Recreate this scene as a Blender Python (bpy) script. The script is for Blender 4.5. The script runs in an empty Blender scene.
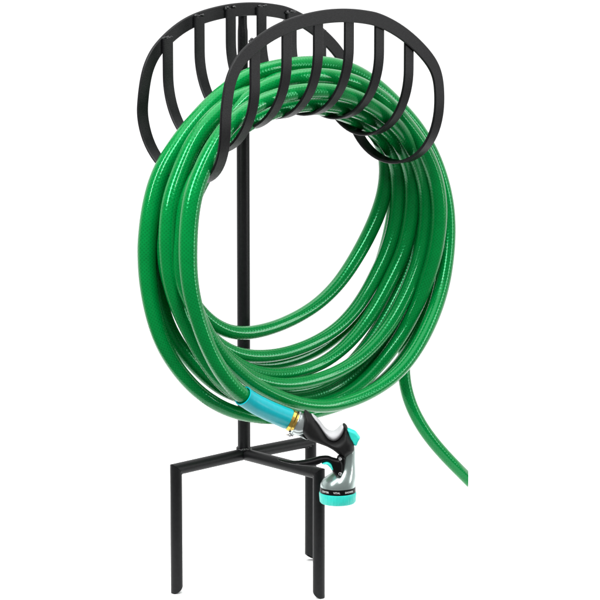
import bpy, bmesh, math, random
import numpy as np
from mathutils import Vector, Matrix
from mathutils.geometry import delaunay_2d_cdt

random.seed(4); rng = np.random.default_rng(4)
SC = bpy.context.scene
C = SC.collection
MM = 0.001

# ---------------------------------------------------------------- camera
AZ = 0.7533
cam_d = bpy.data.cameras.new('camera'); cam = bpy.data.objects.new('camera', cam_d); C.objects.link(cam)
cam.location = (-2.13424, -2.35848, 0.86341)
cam.rotation_euler = (math.pi/2 - 0.1806, 0, -AZ)
cam_d.sensor_width = 36; cam_d.lens = 193.236
cam_d.clip_start = 0.05; cam_d.clip_end = 400
SC.camera = cam
RT = Vector((math.cos(AZ), -math.sin(AZ), 0))      # camera right
FW = Vector((math.sin(AZ), math.cos(AZ), 0))       # camera forward, level
UP = Vector((0, 0, 1))

# ---------------------------------------------------------------- world, lamps, exposure
W = bpy.data.worlds.new('World'); SC.world = W; W.use_nodes = True
wn = W.node_tree.nodes; bg = wn.get('Background') or wn.new('ShaderNodeBackground')
# white cyclorama behind and beside the object, darker studio behind the camera
wl = W.node_tree.links; wtc = wn.new('ShaderNodeTexCoord'); wdot = wn.new('ShaderNodeVectorMath'); wdot.operation = 'DOT_PRODUCT'
wdot.inputs[1].default_value = FW; wl.new(wtc.outputs['Generated'], wdot.inputs[0])
wr = wn.new('ShaderNodeValToRGB'); wmap = wn.new('ShaderNodeMapRange'); wmap.inputs['From Min'].default_value = -1; wmap.inputs['From Max'].default_value = 1
wl.new(wdot.outputs['Value'], wmap.inputs['Value']); wl.new(wmap.outputs['Result'], wr.inputs['Fac'])
wr.color_ramp.elements[0].position = 0.45; wr.color_ramp.elements[1].position = 0.72
wr.color_ramp.elements[0].color = (0.2, 0.2, 0.2, 1); wr.color_ramp.elements[1].color = (1, 1, 1, 1)
wl.new(wr.outputs['Color'], bg.inputs['Color']); bg.inputs['Strength'].default_value = 1.25
SC.view_settings.view_transform = 'Standard'; SC.view_settings.look = 'None'
SC.view_settings.gamma = 1; SC.view_settings.exposure = 0.0
CEN = Vector((0, -0.06, 0.33))
def softbox(name, az, el, dist, w, h, power):
    """studio softbox; az is measured to the right of the camera, el above level"""
    d = bpy.data.lights.new(name, 'AREA'); d.shape = 'RECTANGLE'; d.size = w; d.size_y = h; d.energy = power
    o = bpy.data.objects.new(name, d); C.objects.link(o)
    a, e = math.radians(az), math.radians(el)
    dr = (-FW*math.cos(a) + RT*math.sin(a))*math.cos(e) + UP*math.sin(e)
    o.location = CEN + dr*dist
    o.rotation_euler = dr.to_track_quat('Z', 'Y').to_euler()
    return o
softbox('softbox', -44, 36, 2.6, 0.3, 1.5, 62)
softbox('softbox', 4, 44, 2.6, 0.2, 1.4, 44)
softbox('softbox', 80, 12, 2.4, 0.2, 1.7, 22)
softbox('added_overhead_fill', 0, 88, 2.6, 3.4, 3.4, 112)  # added fill lamp overhead, lifts the ground to white and thins its shadows

# ---------------------------------------------------------------- materials
def new_mat(name):
    m = bpy.data.materials.new(name); m.use_nodes = True
    nt = m.node_tree; b = nt.nodes['Principled BSDF']
    return m, nt, b
def add(nt, kind, **kw):
    n = nt.nodes.new(kind)
    for k, v in kw.items(): setattr(n, k, v)
    return n
def math_node(nt, op, a, b=None):
    n = add(nt, 'ShaderNodeMath', operation=op)
    for i, v in enumerate((a, b)):
        if v is None: continue
        if isinstance(v, (int, float)): n.inputs[i].default_value = v
        else: nt.links.new(v, n.inputs[i])
    return n.outputs[0]
def speckled(name, col, rough, metal=0, spec=0.5, var=0.15, scale=300, bump=0.1, bscale=900, coat=0, dist=0.0004):
    m, nt, b = new_mat(name)
    tc = add(nt, 'ShaderNodeTexCoord')
    n1 = add(nt, 'ShaderNodeTexNoise'); n1.inputs['Scale'].default_value = scale; n1.inputs['Detail'].default_value = 5
    nt.links.new(tc.outputs['Object'], n1.inputs['Vector'])
    r = add(nt, 'ShaderNodeValToRGB')
    r.color_ramp.elements[0].position = 0.3; r.color_ramp.elements[1].position = 0.7
    r.color_ramp.elements[0].color = tuple(c*(1-var) for c in col) + (1,)
    r.color_ramp.elements[1].color = tuple(min(1, c*(1+var)) for c in col) + (1,)
    nt.links.new(n1.outputs['Fac'], r.inputs['Fac']); nt.links.new(r.outputs['Color'], b.inputs['Base Color'])
    b.inputs['Roughness'].default_value = rough; b.inputs['Metallic'].default_value = metal
    b.inputs['Specular IOR Level'].default_value = spec
    b.inputs['Coat Weight'].default_value = coat; b.inputs['Coat Roughness'].default_value = 0.08
    n2 = add(nt, 'ShaderNodeTexNoise'); n2.inputs['Scale'].default_value = bscale; n2.inputs['Detail'].default_value = 3
    nt.links.new(tc.outputs['Object'], n2.inputs['Vector'])
    bp = add(nt, 'ShaderNodeBump'); bp.inputs['Strength'].default_value = bump; bp.inputs['Distance'].default_value = dist
    nt.links.new(n2.outputs['Fac'], bp.inputs['Height']); nt.links.new(bp.outputs['Normal'], b.inputs['Normal'])
    return m
M_BLACK = speckled('black_powder_coat', (0.0055, 0.0057, 0.0063), 0.42, spec=0.2, var=0.25, bump=0.35, bscale=1100)
M_WELD = speckled('black_weld', (0.014, 0.014, 0.015), 0.36, spec=0.55, var=0.3, bump=0.9, bscale=420, dist=0.001)
M_GRIP = speckled('black_rubber', (0.005, 0.005, 0.0052), 0.55, spec=0.2, var=0.2, bump=0.3, bscale=1800)
M_LEVER = speckled('black_plastic', (0.002, 0.002, 0.0022), 0.4, spec=0.14, var=0.15, bump=0.1)
M_PAD = speckled('pale_grey_rubber', (0.40, 0.40, 0.41), 0.55, spec=0.3, var=0.05, bump=0.35, bscale=1500)
M_SLEEVE = speckled('blue_teal_plastic', (0.0, 0.39, 0.44), 0.26, spec=0.35, var=0.05, bump=0.05)
M_TEAL = speckled('green_teal_plastic', (0.025, 0.55, 0.46), 0.38, spec=0.4, var=0.06, bump=0.1)
M_SILVER = speckled('brushed_silver', (0.5, 0.55, 0.545), 0.25, metal=0.85, var=0.05, scale=120, bump=0.06)
M_HEAD = speckled('grey_green_metal', (0.38, 0.46, 0.44), 0.24, metal=0.8, var=0.06, scale=120, bump=0.06)
M_BRASS = speckled('brass', (0.72, 0.48, 0.11), 0.24, metal=1, var=0.1, scale=200, bump=0.06)
M_DARK = speckled('dark_bore', (0.006, 0.007, 0.006), 0.7, spec=0.2)
M_PRINT = speckled('white_print', (0.75, 0.75, 0.75), 0.5, var=0.03, bump=0)
M_STEEL = speckled('rivet_steel', (0.75, 0.75, 0.76), 0.25, metal=0.9, var=0.04, bump=0.05)

def hose_material():
    """green vinyl with the reinforcing braid showing through; UV: x round the hose (0..1), y metres along it"""
    m, nt, b = new_mat('green_braided_vinyl')
    uv = add(nt, 'ShaderNodeUVMap'); uv.uv_map = 'UVMap'
    sp = add(nt, 'ShaderNodeSeparateXYZ'); nt.links.new(uv.outputs['UV'], sp.inputs[0])
    a = math_node(nt, 'MULTIPLY', sp.outputs['X'], 2*math.pi*14)
    l = math_node(nt, 'MULTIPLY', sp.outputs['Y'], 2*math.pi*270)
    s1 = math_node(nt, 'SINE', math_node(nt, 'ADD', a, l)); s2 = math_node(nt, 'SINE', math_node(nt, 'SUBTRACT', a, l))
    w = math_node(nt, 'MULTIPLY', math_node(nt, 'ADD', math_node(nt, 'MAXIMUM', s1, s2), 1.0), 0.5)   # 0..1 two crossing spirals of yarn
    tc = add(nt, 'ShaderNodeTexCoord')
    n = add(nt, 'ShaderNodeTexNoise'); n.inputs['Scale'].default_value = 22; n.inputs['Detail'].default_value = 4
    nt.links.new(tc.outputs['Object'], n.inputs['Vector'])
    n2 = add(nt, 'ShaderNodeTexNoise'); n2.inputs['Scale'].default_value = 160; n2.inputs['Detail'].default_value = 3
    nt.links.new(tc.outputs['Object'], n2.inputs['Vector'])
    k = math_node(nt, 'ADD', math_node(nt, 'MULTIPLY', w, 0.27), math_node(nt, 'MULTIPLY', n.outputs['Fac'], 0.3))
    k = math_node(nt, 'ADD', k, math_node(nt, 'MULTIPLY', n2.outputs['Fac'], 0.2))
    r = add(nt, 'ShaderNodeValToRGB')
    r.color_ramp.elements[0].position = 0.1; r.color_ramp.elements[1].position = 0.95
    r.color_ramp.elements[0].color = (0.0, 0.10, 0.018, 1); r.color_ramp.elements[1].color = (0.0, 0.275, 0.052, 1)
    nt.links.new(k, r.inputs['Fac']); nt.links.new(r.outputs['Color'], b.inputs['Base Color'])
    b.inputs['Roughness'].default_value = 0.16; b.inputs['Specular IOR Level'].default_value = 0.42; b.inputs['Specular Tint'].default_value = (0.1, 0.9, 0.4, 1)
    b.inputs['Coat Weight'].default_value = 0.28; b.inputs['Coat IOR'].default_value = 1.45; b.inputs['Coat Roughness'].default_value = 0.09
    bp = add(nt, 'ShaderNodeBump'); bp.inputs['Strength'].default_value = 0.19; bp.inputs['Distance'].default_value = 0.0004
    nt.links.new(w, bp.inputs['Height'])
    bp2 = add(nt, 'ShaderNodeBump'); bp2.inputs['Strength'].default_value = 0.06; bp2.inputs['Distance'].default_value = 0.001
    nt.links.new(n2.outputs['Fac'], bp2.inputs['Height']); nt.links.new(bp.outputs['Normal'], bp2.inputs['Normal'])
    nt.links.new(bp2.outputs['Normal'], b.inputs['Normal'])
    return m
M_HOSE = hose_material()

# ---------------------------------------------------------------- builders
def obj(name, bm, mat, parent=None, smooth=True, angle=40):
    me = bpy.data.meshes.new(name); bmesh.ops.recalc_face_normals(bm, faces=bm.faces); bm.to_mesh(me); bm.free()
    me.materials.append(mat)
    o = bpy.data.objects.new(name, me); C.objects.link(o)
    if smooth:
        for p in me.polygons: p.use_smooth = True
        me.set_sharp_from_angle(angle=math.radians(angle))
    if parent: o.parent = parent
    return o
def thing(name, label, cat, loc=(0, 0, 0), rotz=0, group=None):
    o = bpy.data.objects.new(name, None); C.objects.link(o); o.empty_display_size = 0.05
    o.location = loc; o.rotation_euler = (0, 0, rotz); o['label'] = label; o['category'] = cat
    if group: o['group'] = group
    return o
def catmull(P, m):
    P = [Vector(tuple(q)) for q in P]; Q = [2*P[0]-P[1]] + P + [2*P[-1]-P[-2]]; out = []
    for i in range(len(P)-1):
        a, b, c, d = Q[i:i+4]
        for k in range(m):
            t = k/m
            out.append(0.5*((2*b) + (c-a)*t + (2*a-5*b+4*c-d)*t*t + (3*b-a-3*c+d)*t**3))
    out.append(P[-1]); return out
def frames(P):
    n = len(P); T = []
    for i in range(n):
        T.append((P[min(i+1, n-1)] - P[max(i-1, 0)]).normalized())
    N = [T[0].orthogonal().normalized()]
    for i in range(1, n):
        q = T[i-1].rotation_difference(T[i]); v = q @ N[-1]; v = (v - T[i]*v.dot(T[i])).normalized(); N.append(v)
    return T, N
def sweep(bm, P, rad, seg=24, caps=(True, True), uv=False):
    """round tube along P; rad may be a list"""
    T, N = frames(P); rings = []; L = 0; Ls = [0]
    for i in range(1, len(P)): L += (P[i]-P[i-1]).length; Ls.append(L)
    for i, p in enumerate(P):
        r = rad[i] if hasattr(rad, '__len__') else rad
        B = T[i].cross(N[i])
        rings.append([bm.verts.new(p + (N[i]*math.cos(2*math.pi*k/seg) + B*math.sin(2*math.pi*k/seg))*r) for k in range(seg)])
    lay = bm.loops.layers.uv.new('UVMap') if uv else None
    for i in range(len(P)-1):
        for k in range(seg):
            f = bm.faces.new((rings[i][k], rings[i][(k+1) % seg], rings[i+1][(k+1) % seg], rings[i+1][k]))
            if uv:
                for lp, (x, y) in zip(f.loops, ((k/seg, Ls[i]), ((k+1)/seg, Ls[i]), ((k+1)/seg, Ls[i+1]), (k/seg, Ls[i+1]))): lp[lay].uv = (x, y)
    if caps[0]: bm.faces.new(rings[0][::-1])
    if caps[1]: bm.faces.new(rings[-1])
    return rings, T
def lathe(bm, O, A, prof, seg=48, ref=None, ridge=None):
    """revolve prof [(t, r)] about the axis through O along A"""
    A = A.normalized(); X = (ref or A.orthogonal()); X = (X - A*X.dot(A)).normalized(); Y = A.cross(X); rings = []
    for t, r in prof:
        ring = []
        for k in range(seg):
            rr = r
            if ridge and ridge[0] <= t <= ridge[1]: rr = r + ridge[2]*(1 if k % 4 in (0, 1) else 0)
            ring.append(bm.verts.new(O + A*t + (X*math.cos(2*math.pi*k/seg) + Y*math.sin(2*math.pi*k/seg))*max(rr, 1e-6)))
        rings.append(ring)
    for i in range(len(rings)-1):
        for k in range(seg): bm.faces.new((rings[i][k], rings[i][(k+1) % seg], rings[i+1][(k+1) % seg], rings[i+1][k]))
    if prof[0][1] > 1e-5: bm.faces.new(rings[0][::-1])
    if prof[-1][1] > 1e-5: bm.faces.new(rings[-1])
    bmesh.ops.remove_doubles(bm, verts=bm.verts, dist=2e-6)
def ribbon(bm, P, Wd, w, th, ends=True):
    """flat bar: centre line P, width directions Wd, slightly rounded edges"""
    n = len(P); rings = []; c = th*0.28
    for i in range(n):
        T = (P[min(i+1, n-1)] - P[max(i-1, 0)]).normalized(); Wv = (Wd[i] - T*Wd[i].dot(T)).normalized(); N = Wv.cross(T)
        a, b = w/2, th/2
        sec = [(-a+c, -b), (a-c, -b), (a, -b+c), (a, b-c), (a-c, b), (-a+c, b), (-a, b-c), (-a, -b+c)]
        rings.append([bm.verts.new(P[i] + Wv*x + N*y) for x, y in sec])
    m = n if not ends else n-1
    for i in range(m):
        A, B = rings[i], rings[(i+1) % n]
        for k in range(8): bm.faces.new((A[k], A[(k+1) % 8], B[(k+1) % 8], B[k]))
    if ends: bm.faces.new(rings[0][::-1]); bm.faces.new(rings[-1])
def blob(bm, c, r, sc=(1, 1, 1), jit=0.2):
    g = bmesh.ops.create_icosphere(bm, subdivisions=2, radius=1)
    for v in g['verts']:
        k = 1 + random.uniform(-jit, jit); v.co = Vector(c) + Vector((v.co.x*sc[0], v.co.y*sc[1], v.co.z*sc[2]))*r*k

# ---------------------------------------------------------------- the setting: one seamless white ground
def ground():
    bm = bmesh.new(); v = [bm.verts.new((FW.x*0.33 + math.cos(2*math.pi*k/96)*0.55, FW.y*0.33 + math.sin(2*math.pi*k/96)*0.55, -0.0038)) for k in range(96)]; bm.faces.new(v)
    m = speckled('white_studio_paper', (0.96, 0.96, 0.96), 0.9, spec=0.1, var=0.004, scale=3, bump=0.02, bscale=60)
    o = obj('ground', bm, m, smooth=False); o['kind'] = 'structure'
ground()

# ---------------------------------------------------------------- the black hose stand
stand = thing('hose_stand', 'black metal garden hose holder with a slatted saddle on a three legged pole', 'hose stand')
PX, PY = 3.0, 3.5            # pole axis, mm
def mm(*a): return Vector(a)*MM

ZA = 123.1                   # height of the arms' centre line
def pole():
    bm = bmesh.new(); A = Vector((0, 0, 1))
    lathe(bm, mm(PX, PY, 0), A, [((ZA-4)*MM, 6.0*MM), ((ZA-2)*MM, 6.5*MM), (455*MM, 6.5*MM), (456.6*MM, 5.9*MM), (456.6*MM, 5.4*MM), (450*MM, 5.3*MM)], 40)
    return obj('pole', bm, M_BLACK, stand)
def upper_pole():
    # thinner tube pushed into the pole; its top is pressed flat behind the rim
    bm = bmesh.new(); rings = []; seg = 32
    for z, rx, ry, dy in ((449, 5.1, 5.1, 0), (500, 5.1, 5.1, 0), (547, 5.1, 5.1, 0), (553, 5.1, 4.9, 0), (556, 5.0, 4.3, .1), (560, 4.9, 3.9, .1), (573, 4.9, 3.7, .1), (575, 4.5, 3.3, .1)):
        rings.append([bm.verts.new(mm(PX + rx*math.cos(2*math.pi*k/seg), PY + dy + ry*math.sin(2*math.pi*k/seg), z)) for k in range(seg)])
    for a, b in zip(rings, rings[1:]):
        for k in range(seg): bm.faces.new((a[k], a[(k+1) % seg], b[(k+1) % seg], b[k]))
    bm.faces.new(rings[0][::-1]); bm.faces.new(rings[-1])
    return obj('upper_pole', bm, M_BLACK, stand)
pole(); up = upper_pole()
bm = bmesh.new()
lathe(bm, mm(PX, PY, 0), Vector((0, 0, 1)), [(455*MM, 6.55*MM), (456*MM, 7.4*MM), (459.5*MM, 7.4*MM), (460.5*MM, 5.3*MM)], 32)
obj('collar', bm, M_BLACK, stand)

def arm(dx, dy, L):
    """one base arm with its leg: round tube, mitred corner, leg cut obliquely to a spike"""
    d = Vector((dx, dy, 0)); s = Vector((-dy, dx, 0)); seg = 32; r = 6.1
    base = Vector((PX, PY, ZA)); crn = Vector((dx*L, dy*L, ZA)) if dx else Vector((PX*0, dy*L, ZA))
    st = base + d*3.5
    d = (crn - st).normalized(); s = Vector((-d.y, d.x, 0))
    bm = bmesh.new(); A = []; B = []
    for k in range(seg):
        a = 2*math.pi*k/seg; off = s*math.cos(a)*r + UP*math.sin(a)*r
        A.append(bm.verts.new((st + off)*MM)); B.append(bm.verts.new((crn + off + d*(math.sin(a)*r - 0.12))*MM))   # 45 degree mitre
    for k in range(seg): bm.faces.new((A[k], A[(k+1) % seg], B[(k+1) % seg], B[k]))
    bm.faces.new(A[::-1]); bm.faces.new(B)
    ar = obj('arm', bm, M_BLACK, stand)
    # leg: outer and inner wall, oblique lower end (outer side longest)
    bm = bmesh.new(); rr = 6.0; ri = 4.7; bev = 4.2
    to, bo, bi, ti = [], [], [], []
    for k in range(seg):
        a = 2*math.pi*k/seg; c, sn = math.cos(a), math.sin(a)
        o1 = d*c*rr + s*sn*rr; o2 = d*c*ri + s*sn*ri
        zb = lambda c_: -bev*min(1, c_*1.1 if c_ > 0 else c_*1.0) + (0.8*c_*c_ if c_ > 0 else 0)
        to.append(bm.verts.new((crn + o1 + UP*(c*rr - 0.12))*MM))
        bo.append(bm.verts.new((Vector((crn.x, crn.y, 0)) + o1 + UP*zb(c))*MM))
        bi.append(bm.verts.new((Vector((crn.x, crn.y, 0)) + o2 + UP*(zb(c*ri/rr)+.2))*MM))
        ti.append(bm.verts.new((Vector((crn.x, crn.y, 40)) + o2)*MM))
    for k in range(seg):
        j = (k+1) % seg
        for P, Q in ((to, bo), (bo, bi), (bi, ti)): bm.faces.new((P[k], P[j], Q[j], Q[k]))
    bm.faces.new(to[::-1]); bm.faces.new(ti)
    obj('leg', bm, M_BLACK, ar, angle=35)
    bm = bmesh.new()
    for k in range(7):                                             # small weld bead along the corner's inner side
        a = math.pi*(1.1 + 0.8*k/6); off = s*math.cos(a)*5.6 + UP*math.sin(a)*5.6 + d*math.sin(a)*5.6
        blob(bm, (crn + off)*MM, 1.2*MM, jit=0.15)
    obj('weld_bead', bm, M_WELD, ar)
arm(-1, 0, 91.4); arm(1, 0, 92.6); arm(0, -1, 110.0)
bm = bmesh.new()
for k in range(26):
    a = 2*math.pi*k/26
    blob(bm, mm(PX + 6.6*math.cos(a), PY + 6.6*math.sin(a), ZA + 6.2 - 1.5*abs(math.sin(1.5*a)) + random.uniform(-.4, .4)), 1.6*MM, jit=0.15)
obj('weld_bead', bm, M_WELD, stand)

# saddle: one flat-bar rim (front arch, end loop, back arch, end loop) and six hanging slats
YF, YB, YM = -132.6, -2.0, -67.0
OUT = [(-149, 490), (-147, 506), (-142.6, 526), (-133.5, 542), (-119.7, 554.8), (-90, 570.6), (-58, 579.4), (-24, 583.6), (0, 584), (23, 582.6), (46, 579), (62, 575), (91, 562.5), (119, 543.4), (138.5, 525), (147, 508), (149.6, 490)]
RW, RTH = 13.2, 3.0
arch = catmull([(x, 0, z) for x, z in OUT], 6)
def inset(P, e):
    out = []
    for i, q in enumerate(P):
        t = (P[min(i+1, len(P)-1)] - P[max(i-1, 0)]).normalized(); out.append(q + Vector((t.z, 0, -t.x))*e)
    return out
arch = inset(arch, RW/2)
def back_x(x):               # the rear arch is a little narrower on its left
    k = min(1, max(0, (-x-50)/90)); return x + 9.5*k*k*(3-2*k)
def rim():
    P, Wd = [], []
    def front(a, y, rev):
        q = a[::-1] if rev else a
        for i, v in enumerate(q):
            t = (q[min(i+1, len(q)-1)] - q[max(i-1, 0)]).normalized(); P.append(Vector((back_x(v.x) if rev else v.x, y, v.z - (2.4 if rev else 0)))); Wd.append(Vector((t.z, 0, -t.x))*(-1 if rev else 1))
    def loop(x, y0, y1, zt, zb, sg, xe=None):
        xe = x if xe is None else xe; xx = lambda k: x + (xe-x)*k
        ry = abs(y1-y0)/2; ym = (y0+y1)/2; z0 = zb + 1.5 + 62
        for z in np.linspace(zt - 4, z0 + 2, 3): P.append(Vector((xx(0), y0, z))); Wd.append(Vector((sg, 0, 0)))
        for k in range(0, 33):
            a = math.pi*k/32; P.append(Vector((xx(k/32) + (11*math.sin(a)**2 if sg > 0 else 0), ym + (y0-ym)*math.cos(a), z0 - 62*math.sin(a)))); Wd.append(Vector((sg, 0, 0)))
        for z in np.linspace(z0 + 2, zt - 4, 3): P.append(Vector((xx(1), y1, z))); Wd.append(Vector((sg, 0, 0)))
    front(arch, YF, False)                                          # left -> right in front
    loop(arch[-1].x, YF, YB, arch[-1].z, 412.5, -1)
    front(arch, YB, True)                                           # right -> left behind
    loop(back_x(arch[0].x), YB, YF, arch[0].z, 418, 1, arch[0].x)
    n = len(P)
    for it in range(14):
        Q = [P[i]*0.5 + (P[i-1]+P[(i+1) % n])*0.25 for i in range(n)]; V = [(Wd[i]*0.5 + (Wd[i-1]+Wd[(i+1) % n])*0.25) for i in range(n)]
        P, Wd = Q, V
    bm = bmesh.new(); ribbon(bm, [p*MM for p in P], Wd, RW*MM, RTH*MM, ends=False)
    return obj('rim', bm, M_BLACK, stand, angle=30)
rim()
def arch_z(x):
    for a, b in zip(arch, arch[1:]):
        if a.x <= x <= b.x: return a.z + (b.z-a.z)*(x-a.x)/(b.x-a.x)
    return 480
SX = [-102.4, -61.5, -20.5, 20.5, 61.5, 102.4]; SZ = [447, 466.5, 473.5, 473.5, 466.5, 446.5]
def back_arch_z(x):
    for a, b in zip(arch, arch[1:]):
        if back_x(a.x) <= x <= back_x(b.x): return a.z - 2.4 + (b.z-a.z)*(x-back_x(a.x))/(back_x(b.x)-back_x(a.x))
    return 480
for x, zb in zip(SX, SZ):
    yf, yb = YF + 3.0, YB - 3.0; zt = arch_z(x); ztb = back_arch_z(x); ym = (yf+yb)/2; z0 = zb + 71; P = []
    for z in np.linspace(zt + 2.5, z0 + 3, 4): P.append(Vector((x, yf, z)))
    for k in range(41):
        a = math.pi*k/40; P.append(Vector((x, ym + (yf-ym)*math.cos(a), z0 - 69.5*math.sin(a))))
    for z in np.linspace(z0 + 3, ztb + 2.2, 4): P.append(Vector((x, yb, z)))
    bm = bmesh.new(); ribbon(bm, [p*MM for p in P], [Vector((1, 0, 0))]*len(P), 12.6*MM, 2.8*MM)
    sl = obj('slat', bm, M_BLACK, stand, angle=30)
    bm = bmesh.new()
    for k in range(14):                                             # weld blob over the slat's upper end, on the back rim
        blob(bm, mm(x + random.uniform(-6.5, 6), yb + random.uniform(-.6, .9), ztb + 2.4 + random.uniform(-1.4, 1.6)), random.uniform(0.9, 1.6)*MM, sc=(1.25, .8, .9), jit=0.1)
    obj('weld_bead', bm, M_WELD, sl)
    bm = bmesh.new()
    for k in range(9):
        blob(bm, mm(x + random.uniform(-5.5, 5.5), yf + random.uniform(0, 1.2), zt + 3.2 + random.uniform(-1, 1)), random.uniform(1.0, 1.7)*MM, jit=0.25)
    obj('weld_bead', bm, M_WELD, sl)

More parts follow.
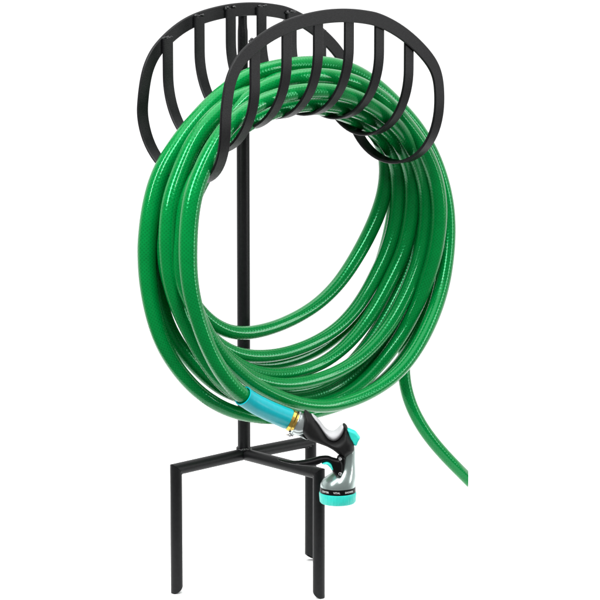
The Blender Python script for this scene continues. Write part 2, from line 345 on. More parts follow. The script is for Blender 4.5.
# ---------------------------------------------------------------- the green hose
HOSE = [231.6,-92.0,76.1,6.5,216.1,-89.3,91.1,6.5,201.6,-86.5,105.9,6.5,188.5,-83.7,120.6,6.5,177.5,-80.8,135.2,6.5,168.8,-78.0,149.9,6.5,162.7,-74.9,164.9,6.5,
    159.8,-71.6,180.0,6.5,160.3,-67.9,195.1,6.5,163.8,-64.2,210.7,6.5,169.6,-60.4,226.3,6.5,176.6,-56.6,241.3,6.6,184.0,-53.0,256.2,6.7,190.8,-49.7,271.4,6.9,
    197.0,-46.8,287.1,7.1,202.3,-44.1,303.2,7.4,206.6,-41.6,319.4,7.7,209.9,-39.4,335.7,7.9,211.8,-37.6,352.0,8.0,212.5,-36.3,368.7,8.0,211.6,-35.5,385.7,8.0,
    208.1,-35.6,403.0,8.0,200.8,-36.6,420.0,8.0,188.9,-38.3,435.9,8.0,172.7,-40.3,449.8,7.9,153.2,-42.3,461.8,7.9,132.6,-44.0,472.8,7.9,112.5,-45.3,483.1,7.9,
    92.9,-46.1,492.6,7.9,73.5,-46.6,499.9,7.9,54.1,-47.0,504.5,7.9,34.6,-47.4,507.0,7.9,15.1,-47.8,507.9,8.0,-4.5,-48.4,507.6,8.0,-22.6,-49.2,505.2,8.0,-35.2,
    -50.2,499.0,8.1,-42.1,-50.6,488.6,8.2,-49.5,-50.5,476.8,8.3,-60.3,-49.0,465.5,8.4,-71.5,-44.6,454.4,8.6,-80.8,-39.4,442.4,8.8,-88.5,-34.3,429.4,8.9,-95.0,
    -29.3,414.5,9.1,-100.6,-24.9,397.9,9.2,-104.8,-21.3,381.0,9.2,-107.1,-19.0,363.9,9.1,-106.7,-17.8,346.5,8.9,-103.2,-17.5,328.9,8.7,-96.4,-18.1,311.6,8.4,
    -86.7,-19.3,295.1,8.0,-74.1,-21.0,280.2,7.7,-59.0,-22.8,268.0,7.4,-41.9,-24.6,259.7,7.1,-23.0,-26.1,255.7,6.9,-2.8,-27.1,255.2,6.8,17.6,-27.8,257.1,6.6,
    37.0,-28.2,260.7,6.6,55.4,-28.5,265.7,6.6,72.9,-28.8,272.3,6.7,89.0,-28.9,280.6,6.9,103.5,-29.1,290.6,7.1,116.6,-29.2,302.1,7.4,128.5,-29.3,314.6,7.6,139.6,
    -29.4,327.8,7.8,149.6,-29.6,341.6,7.9,158.1,-30.2,356.2,8.0,164.4,-31.1,371.6,8.0,167.7,-32.3,387.9,8.0,167.4,-33.7,405.0,8.0,162.7,-35.2,421.8,7.9,152.8,
    -36.5,437.0,7.9,137.8,-37.6,450.2,7.9,119.9,-38.6,462.1,7.9,101.0,-39.6,473.1,7.9,82.0,-40.6,482.5,7.9,62.8,-41.6,489.2,7.9,43.4,-42.7,493.4,7.9,23.8,-43.8,
    495.9,8.0,5.0,-45.3,496.2,8.0,-10.6,-47.4,492.3,8.1,-24.0,-49.8,484.5,8.2,-39.2,-51.4,474.6,8.3,-56.0,-52.5,464.5,8.4,-72.0,-53.0,454.1,8.6,-86.5,-52.9,
    442.9,8.8,-99.0,-52.2,430.8,8.9,-109.0,-51.0,415.3,9.1,-116.8,-49.2,398.7,9.2,-122.5,-46.9,381.7,9.2,-126.1,-44.4,364.4,9.1,-127.2,-41.8,346.9,8.9,-125.6,
    -39.1,329.3,8.7,-120.1,-36.7,312.1,8.4,-110.3,-34.5,295.4,8.0,-97.4,-32.2,279.4,7.7,-82.9,-30.2,264.3,7.4,-67.4,-29.3,250.4,7.1,-49.8,-29.4,238.1,6.9,-29.9,
    -30.3,228.6,6.8,-9.7,-31.5,222.7,6.6,9.6,-32.7,220.3,6.5,29.1,-33.8,220.7,6.5,48.8,-34.5,223.1,6.5,68.1,-34.7,227.3,6.5,86.9,-34.3,233.6,6.6,104.7,-33.4,
    241.7,6.8,120.5,-32.6,251.3,7.0,134.1,-31.8,262.4,7.2,145.7,-31.1,274.9,7.4,155.7,-30.5,288.6,7.6,164.5,-30.0,303.4,7.8,172.0,-29.6,319.0,7.9,178.4,-29.1,
    335.1,8.0,183.3,-28.5,351.8,8.0,186.6,-28.1,369.2,8.0,187.6,-27.7,387.0,8.0,185.2,-27.5,404.6,8.0,177.5,-27.5,421.3,8.0,164.2,-27.7,437.3,7.9,147.4,-28.1,
    452.9,7.9,129.9,-28.5,467.3,7.9,112.3,-29.0,480.2,7.9,93.6,-29.5,491.7,7.9,73.6,-30.1,501.4,7.9,53.1,-30.8,508.1,7.9,32.6,-31.5,512.1,7.9,12.2,-32.4,514.0,
    8.0,-7.4,-33.3,513.8,8.0,-23.9,-34.7,509.3,8.0,-36.9,-36.9,500.1,8.1,-50.2,-40.3,489.6,8.2,-65.2,-44.3,479.8,8.3,-81.0,-48.4,469.9,8.5,-96.4,-50.4,459.0,
    8.6,-110.0,-50.6,446.8,8.8,-120.0,-48.3,433.4,9.0,-125.0,-43.3,417.9,9.1,-127.1,-37.5,401.3,9.2,-129.6,-32.7,385.1,9.2,-132.7,-29.6,369.4,9.2,-135.3,-28.0,
    353.7,9.1,-136.7,-27.6,337.7,8.9,-137.2,-28.2,321.2,8.7,-136.3,-29.7,304.6,8.4,-133.8,-32.4,288.7,8.1,-129.0,-35.8,273.9,7.8,-122.4,-39.6,260.2,7.5,-114.4,
    -43.7,247.3,7.3,-104.8,-48.0,234.7,7.1,-92.9,-51.6,222.5,6.9,-79.1,-55.0,211.8,6.8,-63.5,-58.0,203.4,6.7,-45.9,-60.0,197.2,6.6,-26.0,-60.6,192.7,6.5,-4.8,
    -60.3,189.4,6.5,16.6,-59.8,187.4,6.4,37.5,-59.4,187.0,6.4,57.7,-59.2,189.0,6.5,76.4,-59.2,193.5,6.6,93.7,-59.2,200.3,6.7,110.1,-59.1,208.8,6.8,126.2,-58.8,
    218.7,7.0,141.1,-58.5,229.7,7.1,154.3,-58.3,241.8,7.3,166.1,-58.2,255.1,7.5,176.3,-58.2,269.3,7.7,184.8,-58.0,283.8,7.8,191.7,-57.9,298.6,7.9,197.8,-57.8,
    313.8,8.0,202.7,-57.8,329.5,8.1,205.4,-58.0,345.2,8.1,205.8,-58.0,361.0,8.1,204.3,-57.9,376.9,8.0,200.4,-57.7,393.0,8.0,192.7,-57.5,408.7,8.0,180.4,-57.5,
    423.6,8.0,164.7,-57.6,438.3,7.9,147.8,-57.7,452.3,7.9,131.3,-57.8,465.2,7.9,114.7,-57.8,477.0,7.9,96.7,-57.6,488.1,7.9,77.5,-57.3,497.4,7.9,57.9,-57.0,
    503.8,7.9,38.2,-56.6,507.6,7.9,18.6,-56.2,509.7,7.9,-0.2,-55.8,509.7,8.0,-15.9,-55.3,505.9,8.0,-29.1,-54.7,498.3,8.1,-42.6,-54.0,489.4,8.2,-57.2,-53.0,
    480.2,8.3,-71.1,-51.8,469.3,8.4,-83.6,-50.5,457.3,8.6,-94.5,-47.8,444.5,8.8,-103.1,-43.9,430.1,9.0,-109.1,-40.2,413.8,9.1,-113.2,-36.8,396.6,9.2,-116.1,
    -33.7,379.2,9.2,-118.0,-31.2,361.7,9.1,-118.0,-29.4,344.5,8.9,-115.7,-28.3,327.8,8.6,-111.0,-28.3,311.3,8.3,-103.4,-29.8,295.1,8.0,-93.4,-33.0,279.2,7.6,
    -82.0,-36.5,264.6,7.3,-68.7,-39.5,252.1,7.1,-52.7,-41.9,242.7,6.9,-34.0,-43.7,236.7,6.7,-13.7,-44.9,233.6,6.6,7.3,-45.8,232.9,6.5,28.6,-46.3,234.4,6.5,
    49.8,-46.6,237.9,6.5,69.9,-46.7,243.3,6.6,87.9,-46.6,250.5,6.8,103.6,-46.4,259.7,7.0,117.4,-46.2,270.6,7.2,130.0,-45.9,283.1,7.4,141.4,-45.6,296.7,7.7,
    151.8,-45.4,310.9,7.8,160.4,-45.2,325.7,8.0,166.6,-45.3,340.9,8.0,170.4,-45.6,356.7,8.0,171.9,-46.4,373.3,8.0,170.9,-47.5,390.6,8.0,166.4,-49.1,407.7,8.0,
    156.9,-51.1,424.0,8.0,142.6,-53.2,438.4,7.9,124.5,-55.3,450.5,7.9,104.6,-56.9,460.4,7.9,83.8,-58.0,468.5,7.9,62.7,-58.6,475.0,7.9,41.2,-59.1,479.7,7.9,
    19.6,-59.5,482.4,7.9,-1.0,-60.1,483.5,8.0,-19.7,-61.3,483.3,8.0,-36.2,-63.0,481.8,8.1,-51.1,-64.5,478.0,8.2,-64.7,-65.8,471.3,8.3,-77.6,-66.5,461.6,8.5,
    -89.8,-66.6,451.0,8.7,-101.5,-66.0,438.6,8.9,-112.1,-64.7,424.2,9.0,-121.1,-62.7,408.6,9.1,-127.7,-60.4,392.0,9.2,-131.9,-58.2,375.0,9.1,-134.0,-55.9,358.0,
    9.0,-133.9,-53.6,341.3,8.8,-130.9,-51.7,325.0,8.5,-124.6,-50.2,308.9,8.2,-115.3,-49.5,293.2,7.9,-104.1,-49.9,277.8,7.5,-91.5,-51.3,262.8,7.2,-77.6,-52.9,
    248.7,7.0,-62.3,-54.3,236.5,6.8,-45.4,-55.2,226.7,6.7,-26.6,-55.7,219.8,6.6,-6.6,-55.8,215.8,6.5,14.2,-56.0,214.2,6.5,35.1,-56.3,215.3,6.5,55.5,-56.8,219.2,
    6.5,74.7,-57.1,226.2,6.6,91.8,-57.4,235.5,6.8,106.9,-57.6,246.3,7.0,120.2,-57.9,258.4,7.2,132.0,-58.3,271.7,7.4,142.7,-58.6,285.4,7.6,152.7,-58.8,298.8,
    7.8,161.6,-59.0,312.1,7.9,168.6,-59.3,325.9,8.0,173.6,-59.6,340.5,8.1,176.7,-60.1,355.9,8.1,177.8,-60.8,372.0,8.1,176.2,-61.9,388.7,8.0,171.1,-63.8,405.1,
    8.0,161.9,-66.4,420.8,8.0,148.5,-69.6,435.7,7.9,131.4,-73.0,449.1,7.9,111.5,-76.2,460.9,7.9,89.7,-78.8,470.6,7.9,67.3,-80.6,478.0,7.9,45.0,-81.5,483.1,
    7.9,23.0,-82.0,486.2,7.9,1.4,-82.2,487.1,7.9,-19.4,-82.3,485.9,8.0,-39.2,-82.4,482.8,8.0,-57.8,-82.2,478.2,8.1,-75.0,-81.9,471.8,8.2,-90.6,-81.4,463.6,
    8.3,-104.7,-80.6,453.6,8.5,-117.1,-79.4,442.0,8.7,-127.0,-77.6,429.1,8.9,-133.8,-75.0,414.9,9.0,-137.8,-71.8,399.9,9.1,-140.2,-68.9,384.7,9.2,-142.1,-67.9,
    369.7,9.1,-143.7,-68.7,354.8,9.0,-144.4,-71.0,339.9,8.8,-144.2,-75.8,325.4,8.5,-142.6,-82.7,311.2,8.1,-138.7,-88.6,296.5,7.8,-130.5,-90.3,281.1,7.4,-119.9,
    -90.9,266.1,7.2,-107.6,-91.4,252.2,6.9,-94.4,-92.0,239.4,6.8,-79.9,-92.9,227.6,6.7,-64.0,-94.2,217.0,6.6,-47.1,-95.6,207.7,6.5,-28.9,-97.1,199.4,6.5,-9.4,
    -98.6,192.6,6.4,10.7,-100.3,188.2,6.5,31.1,-101.8,186.8,6.5,51.2,-103.3,188.3,6.6,70.5,-104.5,192.0,6.7,88.9,-105.4,197.7,6.8,106.3,-105.9,205.2,7.0,122.3,
    -105.9,214.7,7.1,136.7,-104.9,225.7,7.3,150.6,-102.7,237.9,7.5,164.1,-99.4,250.6,7.6,176.9,-95.2,263.6,7.7,188.3,-90.6,277.2,7.9,198.0,-86.2,291.7,8.0,
    205.6,-82.2,306.6,8.0,211.1,-78.8,321.5,8.1,214.9,-75.9,336.6,8.1,216.9,-73.2,351.9,8.1,217.1,-70.4,367.6,8.1,215.2,-67.4,383.8,8.1,211.3,-64.4,400.2,8.0,
    205.3,-61.4,416.3,8.0,197.0,-58.6,431.8,8.0,186.6,-56.1,446.4,8.0,174.2,-54.0,460.0,7.9,160.1,-52.2,473.0,7.9,144.9,-50.8,485.5,7.9,128.6,-49.8,496.7,7.9,
    111.3,-49.2,506.1,7.9,92.6,-48.9,513.2,7.9,72.5,-48.8,518.0,7.9,51.3,-48.7,520.6,7.9,29.9,-48.3,521.4,7.9,9.1,-47.7,520.9,8.0,-10.9,-46.7,519.0,8.0,-30.0,
    -45.4,515.3,8.0,-47.5,-43.8,509.1,8.1,-63.0,-42.1,500.6,8.2,-77.0,-40.3,490.9,8.3,-89.9,-38.6,480.6,8.4,-102.0,-36.9,469.6,8.5,-113.9,-35.8,457.8,8.7,-124.6,
    -34.4,445.2,8.8,-134.1,-33.5,431.9,9.0,-141.5,-33.1,418.0,9.1,-146.8,-33.0,403.6,9.2,-150.6,-33.0,388.9,9.3,-153.4,-33.1,374.1,9.2,-155.2,-33.3,359.0,9.2,
    -155.8,-33.8,343.7,9.0,-155.6,-34.8,328.4,8.9,-154.7,-36.3,313.2,8.6,-153.2,-38.4,298.2,8.3,-150.8,-41.1,283.2,8.0,-147.2,-44.1,268.5,7.7,-141.7,-47.4,
    254.6,7.5,-134.5,-50.7,241.4,7.2,-125.4,-54.2,228.6,7.1,-114.0,-57.7,216.0,6.9,-99.7,-60.6,204.3,6.8,-81.9,-62.0,193.8,6.7,-62.6,-63.5,185.6,6.6,-42.4,
    -64.9,179.7,6.5,-21.9,-65.9,175.7,6.5,-1.4,-66.6,173.4,6.4,19.5,-67.2,172.7,6.4,40.5,-67.8,173.5,6.5,60.6,-68.6,175.2,6.5,80.1,-69.3,177.9,6.6,99.5,-69.8,
    181.8,6.7,118.4,-70.1,187.8,6.8,136.3,-70.2,196.3,7.0,152.3,-70.3,207.1,7.1,166.4,-70.1,219.6,7.3,178.6,-69.4,232.7,7.4,189.6,-68.0,246.2,7.6,199.8,-65.9,
    260.2,7.7,209.0,-63.2,275.2,7.9,216.4,-60.3,290.7,8.0,221.7,-57.4,306.3,8.0,224.8,-54.8,322.3,8.1,225.6,-52.7,338.5,8.1,224.1,-51.3,354.7,8.1,219.9,-50.8,
    370.8,8.1,212.4,-51.0,386.6,8.0,201.0,-51.3,401.9,8.0,186.2,-51.5,417.1,8.0,169.4,-51.5,432.4,8.0,152.4,-51.5,447.1,7.9,136.1,-51.5,460.5,7.9,119.5,-51.8,
    472.8,7.9,101.2,-52.3,484.1,7.9,81.3,-52.9,493.5,7.9,60.7,-53.5,500.1,7.9,40.1,-54.1,504.1,7.9,19.6,-54.6,506.3,7.9,-0.2,-54.9,506.5,8.0,-18.1,-54.8,503.5,
    8.0,-33.7,-54.3,496.7,8.1,-47.7,-53.3,487.9,8.2,-60.9,-52.3,478.8,8.3,-73.5,-51.3,468.8,8.4,-85.3,-50.7,458.0,8.6,-96.1,-49.8,446.4,8.7,-106.0,-47.9,432.8,
    8.9,-114.9,-46.0,418.4,9.1,-122.3,-44.3,403.2,9.2,-127.7,-42.8,387.4,9.2,-130.6,-41.5,371.2,9.1,-131.3,-40.4,355.0,9.0,-129.8,-39.6,338.7,8.8,-125.9,-39.1,
    322.3,8.5,-118.6,-39.3,305.7,8.1,-108.5,-40.4,289.0,7.8,-97.2,-42.5,273.0,7.5,-86.0,-44.9,257.7,7.2,-74.7,-47.2,243.3,7.0,-62.0,-49.2,229.9,6.8,-46.8,-51.1,
    217.9,6.7,-29.3,-53.1,208.1,6.6,-10.6,-55.1,201.1,6.5,8.2,-56.9,197.1,6.5,27.1,-58.2,196.1,6.4,46.3,-59.1,197.8,6.5,65.3,-59.5,201.9,6.5,83.3,-59.6,208.6,
    6.6,99.9,-59.3,218.0,6.8,115.0,-58.8,229.1,6.9,128.9,-58.2,241.1,7.1,141.9,-57.5,253.8,7.3,154.1,-56.6,266.9,7.5,165.2,-55.4,279.9,7.7,175.5,-53.6,293.2,
    7.9,184.2,-51.6,307.1,8.0,190.9,-49.6,322.0,8.0,195.2,-48.0,337.6,8.1,196.7,-46.7,353.3,8.1,196.0,-45.9,368.9,8.1,192.7,-45.8,384.6,8.0,185.9,-46.6,400.8,
    8.0,174.8,-48.7,417.7,8.0,160.4,-51.6,435.1,7.9,144.5,-54.7,451.7,7.9,127.8,-57.6,466.0,7.9,109.7,-60.0,477.8,7.9,89.6,-61.7,487.6,7.9,68.5,-63.0,494.9,
    7.9,47.3,-64.2,499.4,7.9,26.2,-65.3,501.6,7.9,5.6,-65.9,502.3,7.9,-14.2,-65.6,502.1,8.0,-33.6,-64.1,501.4,8.0,-52.1,-62.1,499.3,8.1,-68.7,-60.3,494.1,8.1,
    -83.4,-59.2,486.1,8.2,-96.9,-59.0,476.8,8.4,-108.9,-58.5,466.2,8.5,-119.3,-58.2,454.1,8.6,-128.0,-58.2,440.7,8.8,-135.5,-58.4,427.3,9.0,-142.3,-58.9,414.1,
    9.1,-147.5,-59.5,400.0,9.2,-150.4,-59.9,385.0,9.2,-151.7,-60.1,369.7,9.2,-151.7,-60.5,354.2,9.0,-150.7,-61.2,338.7,8.9,-148.5,-62.2,323.5,8.6,-144.6,-63.7,
    308.6,8.3,-139.4,-65.7,293.8,7.9,-133.6,-68.3,279.4,7.6,-127.6,-71.5,265.6,7.3,-120.9,-74.9,251.9,7.1,-112.6,-77.9,238.1,6.9,-101.0,-79.4,224.7,6.8,-83.8,
    -77.6,212.2,6.7,-63.1,-75.2,201.5,6.6,-40.2,-72.1,193.1,6.5,-17.3,-69.3,187.2,6.5,4.4,-68.0,183.3,6.4,25.5,-67.8,181.0,6.4,46.9,-68.0,180.8,6.5,67.8,-68.9,
    183.7,6.5,86.5,-70.2,190.0,6.6,102.9,-71.3,198.8,6.8,117.4,-72.4,208.8,6.9,130.5,-73.7,219.7,7.1,142.4,-75.2,231.9,7.3,152.7,-77.1,245.2,7.4,161.0,-79.5,
    259.4,7.6,167.5,-82.3,274.1,7.8,172.8,-85.3,289.4,7.9,177.2,-88.2,305.1,8.0,180.7,-90.6,321.3,8.1,182.9,-92.3,337.6,8.1,183.9,-93.4,353.7,8.1,183.6,-93.7,
    369.7,8.1,181.3,-93.4,386.2,8.1,176.2,-92.9,403.2,8.0,168.0,-92.2,420.1,8.0,157.3,-91.5,435.8,8.0,145.3,-90.7,450.0,7.9,132.4,-89.9,463.1,7.9,118.5,-89.0,
    475.6,7.9,103.0,-88.1,487.0,7.9,85.8,-87.2,496.8,7.9,67.4,-86.2,504.5,7.9,48.2,-85.1,509.8,7.9,28.5,-83.8,512.9,7.9,8.8,-81.9,513.9,7.9,-10.2,-79.4,512.9,
    7.9,-27.7,-76.1,509.7,8.0,-43.2,-72.0,503.6,8.0,-56.9,-68.0,495.0,8.1,-69.5,-64.8,484.7,8.2,-81.0,-62.3,473.4,8.3,-91.5,-60.4,461.7,8.4,-101.5,-58.9,449.3,
    8.6,-110.9,-57.3,436.3,8.8,-119.7,-55.7,423.0,8.9,-128.0,-54.2,409.6,9.1,-135.5,-52.7,396.1,9.2,-141.5,-51.9,382.5,9.2,-145.2,-51.8,368.6,9.2,-146.6,-52.2,
    354.3,9.1,-145.8,-53.0,339.7,8.9,-142.7,-54.0,324.7,8.6,-136.6,-55.2,309.5,8.3,-127.8,-56.7,294.3,7.9,-117.2,-58.5,279.7,7.6,-105.5,-60.5,266.0,7.3,-93.0,
    -62.2,252.9,7.1,-79.2,-63.6,240.7,6.9,-64.0,-64.9,229.5,6.7,-47.5,-66.6,219.9,6.6,-29.4,-68.3,212.6,6.5,-9.7,-69.8,208.2,6.5,10.9,-71.0,206.6,6.5,31.9,
    -72.0,207.3,6.5,52.7,-72.8,210.0,6.6,72.4,-73.4,214.9,6.7,90.5,-73.8,221.9,6.8,107.0,-74.1,231.0,7.0,121.9,-74.2,241.6,7.2,135.2,-74.3,253.4,7.4,146.9,
    -74.1,266.5,7.6,157.4,-73.9,280.6,7.7,166.6,-73.7,295.2,7.9,174.2,-73.6,309.9,8.0,179.6,-73.8,325.0,8.0,183.0,-74.2,340.9,8.1,184.3,-74.9,357.8,8.1,182.8,
    -76.0,375.3,8.1,177.9,-77.8,393.0,8.0,169.2,-80.4,410.6,8.0,156.8,-83.8,427.4,8.0,141.2,-87.9,443.1,8.0,122.6,-92.1,457.6,7.9,101.6,-96.1,470.5,7.9,79.4,
    -99.3,481.7,7.9,57.4,-101.6,490.5,7.9,35.9,-103.2,496.8,7.9,14.5,-104.0,500.8,7.9,-7.0,-104.5,502.7,7.9,-27.9,-104.8,502.9,7.9,-47.9,-104.9,501.4,8.0,-67.0,
    -104.8,498.1,8.0,-84.9,-104.5,492.7,8.1,-100.9,-104.2,485.2,8.2,-114.5,-103.6,475.9,8.3,-125.6,-103.0,465.2,8.4,-135.0,-102.3,453.2,8.6,-143.3,-101.8,440.2,
    8.8,-150.6,-101.5,426.8,8.9,-156.3,-101.6,413.0,9.1,-160.0,-101.9,398.5,9.1,-162.3,-102.3,383.5,9.1,-163.7,-102.9,368.4,9.1,-164.3,-103.6,353.3,8.9,-163.8,
    -104.5,338.0,8.6,-161.8,-105.4,322.8,8.4,-158.1,-106.3,307.8,8.1,-153.4,-107.2,292.8,8.0,-147.7,-108.3,277.8,7.9,-140.8,-109.4,263.2,7.8,-132.3,-110.6,
    248.7,7.9,-121.6,-111.7,234.4,7.9,-108.3,-112.4,221.1,7.9,-92.1,-112.8,209.6,7.9,-74.0,-113.0,199.5,7.9,-55.2,-113.0,190.4,7.9,-45.7,-113.0,186.0,7.9,]
# x, y, z and radius of every point, mm, from the free end to the cuff
HQ = catmull([Vector(HOSE[i:i+4]) for i in range(0, len(HOSE), 4)], 3)
HQ = HQ[:1] + HQ[4:]
HP = [Vector(q[:3]) for q in HQ]; HRAD = [q[3]*MM for q in HQ]
hose = thing('garden_hose', 'green braided garden hose coiled over the black saddle, teal cuff at its end', 'hose')
bm = bmesh.new()
rings, T = sweep(bm, [q*MM for q in HP], HRAD, 28, caps=(False, True), uv=True)
# the free end is cut square to the picture's right-hand side of the coil: slanted cut with the bore showing
c0 = HP[0]*MM; t0 = T[0]
for v in rings[0]: v.co += t0*((c0 - v.co).dot(RT)/t0.dot(RT))
inner = [bm.verts.new(c0 + (v.co - c0)*0.68) for v in rings[0]]; deep = [bm.verts.new(v.co + t0*0.012) for v in inner]
for k in range(28):
    j = (k+1) % 28; bm.faces.new((rings[0][j], rings[0][k], inner[k], inner[j])); bm.faces.new((inner[j], inner[k], deep[k], deep[j]))
bm.faces.new(deep)
obj('hose_tube', bm, M_HOSE, hose, angle=50)
# teal cuff round the last stretch
cuff = []; acc = 0
for a, b in zip(HP[::-1], HP[-2::-1]):
    cuff.append(a*MM); acc += (a-b).length
    if acc > 67: break
cuff = cuff[::-1]; n = len(cuff)
rad = []
for i in range(n):
    t = i/(n-1); rad.append((9.5 + 0.4*min(1, t/0.4) + 0.4*max(0, (t-0.5)/0.5) + 0.5*max(0, 1-t/0.08))*MM)
bm = bmesh.new(); ro, _ = sweep(bm, cuff, rad, 40, caps=(False, True))
ri, _ = sweep(bm, cuff[:max(3, n//4)], [(r - 1.3*MM) for r in rad[:max(3, n//4)]], 40, caps=(False, False))
for k in range(40): bm.faces.new((ro[0][k], ri[0][k], ri[0][(k+1) % 40], ro[0][(k+1) % 40]))
obj('cuff', bm, M_SLEEVE, hose)
END = HP[-1]*MM; AX = (RT*48*0.976 - UP*22*1.003).normalized()
bm = bmesh.new()
lathe(bm, END, AX, [(-1*MM, 9*MM), (-0.2*MM, 9.8*MM), (1.2*MM, 10.2*MM), (2.0*MM, 9.7*MM), (2.8*MM, 9.7*MM), (3.4*MM, 10.7*MM), (6.2*MM, 10.7*MM), (6.9*MM, 10.0*MM), (7.6*MM, 9.4*MM), (9.5*MM, 9.4*MM)], 64)
obj('brass_coupling', bm, M_BRASS, hose, angle=30)

# ---------------------------------------------------------------- the spray nozzle (local x = right, -y = towards the viewer, z = up)
noz = thing('spray_nozzle', 'silver and black hand spray nozzle with teal dial and trigger hanging from the hose end', 'nozzle', (-0.03394, -0.11897, 0.17965), -AZ)
KX, KZ = 0.976, 1.003
def L(u, v, off=0): return Vector(((u-300)*KX, -off, (424-v)*KZ))*MM
def spline2(P, m=6, closed=True):
    n = len(P); out = []
    for i in range(n):
        a, b, c, d = (Vector(P[(i+k-1) % n]) for k in range(4))
        for k in range(m):
            t = k/m; out.append(0.5*((2*b) + (c-a)*t + (2*a-5*b+4*c-d)*t*t + (3*b-a-3*c+d)*t**3))
    return out
def puff(bm, outline, T, bw, yoff=0.0, m=6, flat=1.0, step=0.9):
    """pillow-shaped solid from an outline given in (u, v): rounded over bw, half thickness T (mm)"""
    pts = spline2(outline, m); pts = [Vector(((q.x-300)*KX, (424-q.y)*KZ)) for q in pts]
    A = np.array([[q.x, q.y] for q in pts]); B = np.roll(A, -1, 0)
    def sdf(P):
        P = np.asarray(P); AB = B-A; AP = P[:, None]-A[None]
        t = np.clip((AP*AB).sum(2)/np.maximum((AB*AB).sum(1), 1e-9), 0, 1)
        d = np.linalg.norm(AP - AB*t[..., None], axis=2).min(1)
        x, y = P[:, :1], P[:, 1:]
        cr = ((A[:, 1] > y) != (B[:, 1] > y)) & (x < (B[:, 0]-A[:, 0])*(y-A[:, 1])/np.where(B[:, 1] == A[:, 1], 1e-9, B[:, 1]-A[:, 1]) + A[:, 0])
        return d, cr.sum(1) % 2 == 1
    cand = []
    tan = np.roll(A, -1, 0) - np.roll(A, 1, 0); nrm = np.stack([-tan[:, 1], tan[:, 0]], 1); nrm /= np.linalg.norm(nrm, axis=1)[:, None]
    area = 0.5*np.sum(A[:, 0]*B[:, 1]-B[:, 0]*A[:, 1])
    if area < 0: nrm = -nrm
    ins = [bw*(1-math.cos(a)) for a in (0.25, 0.45, 0.65, 0.85, 1.05)]
    for e in ins:
        q = A + nrm*e; d, inn = sdf(q); cand += [tuple(p) for p, dd, k in zip(q, d, inn) if k and dd > e*0.93]
    gx, gy = np.meshgrid(np.arange(A[:, 0].min(), A[:, 0].max(), step), np.arange(A[:, 1].min(), A[:, 1].max(), step))
    g = np.stack([gx.ravel(), gy.ravel()], 1); d, inn = sdf(g)
    cand += [tuple(p) for p, dd, k in zip(g, d, inn) if k and dd > ins[-1]+step*0.4]
    nb = len(A); allp = [Vector(p) for p in A] + [Vector(p) for p in cand]
    edges = [(i, (i+1) % nb) for i in range(nb)]
    V, E_, F_, ov, _, _ = delaunay_2d_cdt(allp, edges, [list(range(nb))], 1, 1e-5)
    V = np.array([[q.x, q.y] for q in V]); d, inn = sdf(V); d = np.where(d < 1e-3, 0, d)
    h = T*np.sqrt(np.clip(1-(1-np.minimum(d, bw)/bw)**2, 0, 1))*flat
    f = [bm.verts.new(Vector((x, -yoff-z, y))*MM) for (x, y), z in zip(V, h)]
    b = [f[i] if d[i] == 0 else bm.verts.new(Vector((x, -yoff+z, y))*MM) for i, ((x, y), z) in enumerate(zip(V, h))]
    for t in F_:
        if len(set(t)) < 3: continue
        try:
            bm.faces.new([f[i] for i in t]); bm.faces.new([b[i] for i in reversed(t)])
        except ValueError: pass
AXL = Vector((48*KX, 0, -22*KZ)).normalized()
# silver inlet behind the brass
bm = bmesh.new(); O = L(287, 418.5)
lathe(bm, O, AXL, [(8.0*MM, 10.2*MM), (8.1*MM, 11.6*MM), (9.8*MM, 12.0*MM), (10.4*MM, 11.4*MM), (12*MM, 11.4*MM), (14.5*MM, 11.2*MM), (17*MM, 10.4*MM), (20*MM, 8.5*MM), (24*MM, 6*MM)], 56)
inlet = obj('inlet', bm, M_SILVER, noz)
bm = bmesh.new(); lathe(bm, O, AXL, [(6.9*MM, 10.3*MM), (7.0*MM, 11.2*MM), (8.3*MM, 11.2*MM), (8.3*MM, 10.3*MM)], 56)
obj('gasket', bm, M_DARK, inlet)
bm = bmesh.new(); puff(bm, [(293.5, 430), (298, 432), (303, 434), (308, 439.5), (303, 438), (297, 435), (292, 434.5), (290.5, 432)], 4, 1.6)
obj('catch', bm, M_SILVER, noz)
bm = bmesh.new(); lathe(bm, L(286.2, 434.5), (L(293.5, 435.5)-L(286.2, 434.5)), [(0, 0.7*MM), (2.2*MM, 0.7*MM), (2.3*MM, 1.9*MM), (4.6*MM, 1.9*MM), (4.7*MM, 1.1*MM), (7*MM, 1.1*MM)], 20)
obj('catch_screw', bm, M_STEEL, noz)
# black grip
GRIP = [(304.6, 410.2), (309, 412.6), (313.5, 416.2), (318.5, 422.6), (323.5, 430.2), (328.5, 436.8), (333.5, 439.2), (338, 437.4), (341.6, 433.2), (343.4, 428.6), (342.2, 424.6), (344.4, 423.4), (347.2, 426.2), (348.2, 431), (351, 436), (354, 440.6), (354.2, 446), (353.8, 450.4), (349, 454.2), (344.5, 458), (340.4, 455.6), (334.5, 450.6), (328, 446.6), (321.5, 444), (315, 441.6), (308.5, 439), (303.6, 434.4), (301, 429.6), (300.9, 424), (302.6, 416.5)]
bm = bmesh.new(); puff(bm, GRIP, 13.5, 7.5); obj('grip', bm, M_GRIP, noz, angle=80)
# pale thumb rest set into the notch
REST = [(311.5, 413.4), (316, 416.6), (320, 420.6), (324.2, 426.2), (328.6, 429.8), (333.6, 430.4), (337.6, 427.8), (340.6, 424.8), (343.4, 423.9), (344.8, 426), (344.2, 430), (342, 435), (338, 439.2), (333, 440.6), (327.8, 438), (323, 431.6), (318, 424.2), (313.6, 418.2)]
bm = bmesh.new(); puff(bm, REST, 10.2, 5); obj('thumb_rest', bm, M_PAD, noz, angle=80)
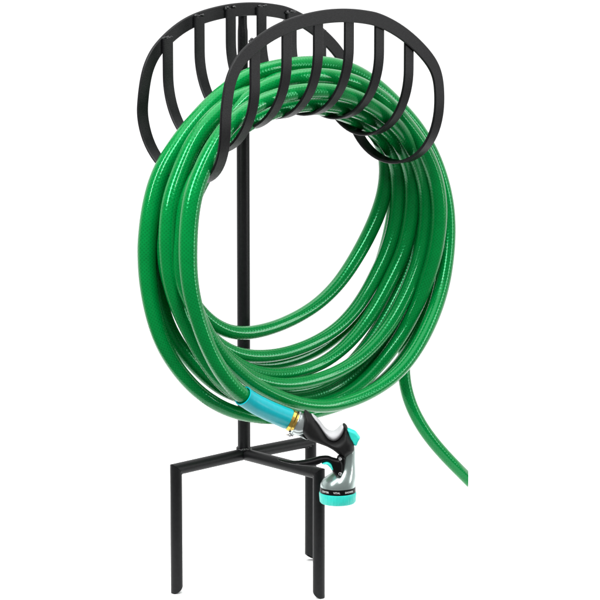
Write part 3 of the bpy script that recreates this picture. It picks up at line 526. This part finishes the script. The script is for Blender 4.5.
# teal flow knob
bm = bmesh.new(); puff(bm, [(346.5, 428.8), (349, 428.2), (351.5, 429.2), (354, 430.2), (356.2, 431.6), (358.2, 434.2), (360.2, 437.2), (359.2, 439.6), (358.2, 441.4), (357.4, 443.6), (356.4, 445), (354, 444.6), (351, 441)], 6.5, 1.6); obj('flow_knob', bm, M_TEAL, noz, angle=60)
# metal head: leaning, flaring towards the dial
def skew_lathe(bm, sec, seg=56):
    rings = []
    for u, v, r in sec:
        c = L(u, v); rings.append([bm.verts.new(c + Vector((math.cos(2*math.pi*k/seg), math.sin(2*math.pi*k/seg), 0))*r*MM) for k in range(seg)])
    for a, b in zip(rings, rings[1:]):
        for k in range(seg): bm.faces.new((a[k], a[(k+1) % seg], b[(k+1) % seg], b[k]))
    bm.faces.new(rings[0][::-1]); bm.faces.new(rings[-1])
HEAD = catmull([Vector(q) for q in [(348.6, 443, 5), (348.3, 450, 6.6), (347.6, 456, 7.4), (346.9, 462, 8.1), (346, 467, 9.2), (344.2, 471.5, 11.2), (341.6, 475.5, 13.9), (339.4, 479, 16.0), (338.2, 483, 17.0), (337.9, 486.2, 17.15)]], 4)
bm = bmesh.new(); skew_lathe(bm, [tuple(q) for q in HEAD]); obj('head', bm, M_HEAD, noz)
bm = bmesh.new(); skew_lathe(bm, [(337.9, 486.0, 16.6), (337.9, 486.3, 17.4), (337.8, 491.6, 17.5), (337.8, 491.8, 16.6)]); dial = obj('dial_ring', bm, M_LEVER, noz, angle=30)
DC = L(337.85, 489)
def print_text(s, deg, size, r=17.5):
    cu = bpy.data.curves.new('dial_print', 'FONT'); cu.body = s; cu.size = size*MM; cu.align_x = 'CENTER'; cu.align_y = 'CENTER'; cu.extrude = 0.05*MM; cu.resolution_u = 3
    t = bpy.data.objects.new('dial_print', cu); C.objects.link(t)
    me = bpy.data.meshes.new_from_object(t.evaluated_get(bpy.context.evaluated_depsgraph_get())); bpy.data.objects.remove(t)
    me.name = 'dial_print'
    for v in me.vertices:
        a = v.co.x/(r*MM) + math.radians(deg); rr = (r + 0.06)*MM + v.co.z
        v.co = DC + Vector((math.sin(a)*rr, -math.cos(a)*rr, v.co.y))
    me.materials.append(M_PRINT); o = bpy.data.objects.new('dial_print', me); C.objects.link(o); o.parent = dial
bpy.context.view_layer.update()
print_text('CENTER', -46, 2.5); print_text('VITAL', -4, 2.6); print_text('SHOWER', 40, 2.5)
# teal bezel with fine ribs and a perforated face
bm = bmesh.new(); lathe(bm, L(337.8, 491.6), Vector((0, 0, -1)), [(0, 17.2*MM), (0.3*MM, 18.0*MM), (1.5*MM, 18.1*MM), (9.2*MM, 17.5*MM), (10.6*MM, 16.6*MM), (10.6*MM, 15.2*MM), (9.4*MM, 15.0*MM), (9.4*MM, 0)], 144, ridge=(1.4*MM, 9.3*MM, 0.22*MM))
bez = obj('bezel', bm, M_TEAL, noz, angle=35)
bm = bmesh.new()
for rr, cnt in ((4, 8), (8, 14), (12, 20)):
    for k in range(cnt):
        a = 2*math.pi*k/cnt; lathe(bm, L(337.8, 491.6) + Vector((math.cos(a)*rr, math.sin(a)*rr, -9.6))*MM, Vector((0, 0, -1)), [(0, 0.7*MM), (0.3*MM, 0.7*MM)], 10)
obj('spray_hole', bm, M_DARK, bez)
# trigger: lever, teal finger pad, hinge plate, rivets
LEV = [(277.6, 455.6), (281, 456.6), (287, 457.8), (293, 458.3), (299, 458.0), (306, 457), (313, 455.4), (318, 453.9), (322.5, 453.2), (328, 453.2), (332, 454.6), (336.5, 455.8), (340.5, 456.4), (342.5, 460), (342.8, 465), (342.4, 470), (340.4, 473.4), (336.4, 473.2), (333, 470), (331.4, 466), (330.6, 461), (327.5, 458.6), (323.4, 459), (319, 461.4), (313, 463), (306, 463), (298, 462.2), (291, 461.2), (284, 459.4), (278.6, 457.4)]
bm = bmesh.new(); puff(bm, LEV, 5.5, 2.6, yoff=10); lev = obj('trigger', bm, M_LEVER, noz, angle=70)
bm = bmesh.new(); puff(bm, [(321.4, 460.4), (324, 458.8), (327.4, 458.2), (330.8, 460), (332.6, 463), (333.6, 466.2), (331.6, 467), (329.4, 464.2), (326.4, 461.6), (323.4, 461.4)], 5.9, 1.6, yoff=10.4); obj('finger_pad', bm, M_TEAL, lev, angle=70)
bm = bmesh.new(); puff(bm, [(337, 454), (341, 453), (345, 456), (344.5, 464), (343, 471), (339, 472), (337, 464)], 3.0, 2.0, yoff=9.0); obj('hinge_plate', bm, M_LEVER, noz, angle=70)
for u, v, off, r in ((339.9, 455.6, 14.4, 1.7), (339.6, 470.0, 15.0, 1.8)):
    bm = bmesh.new(); lathe(bm, L(u, v, off-1.5), Vector((0, -1, 0)), [(0, r*MM), (1.6*MM, r*MM), (2.2*MM, r*0.75*MM), (2.2*MM, r*0.4*MM), (1.7*MM, r*0.35*MM), (1.7*MM, 0)], 24)
    obj('rivet', bm, M_STEEL, noz)
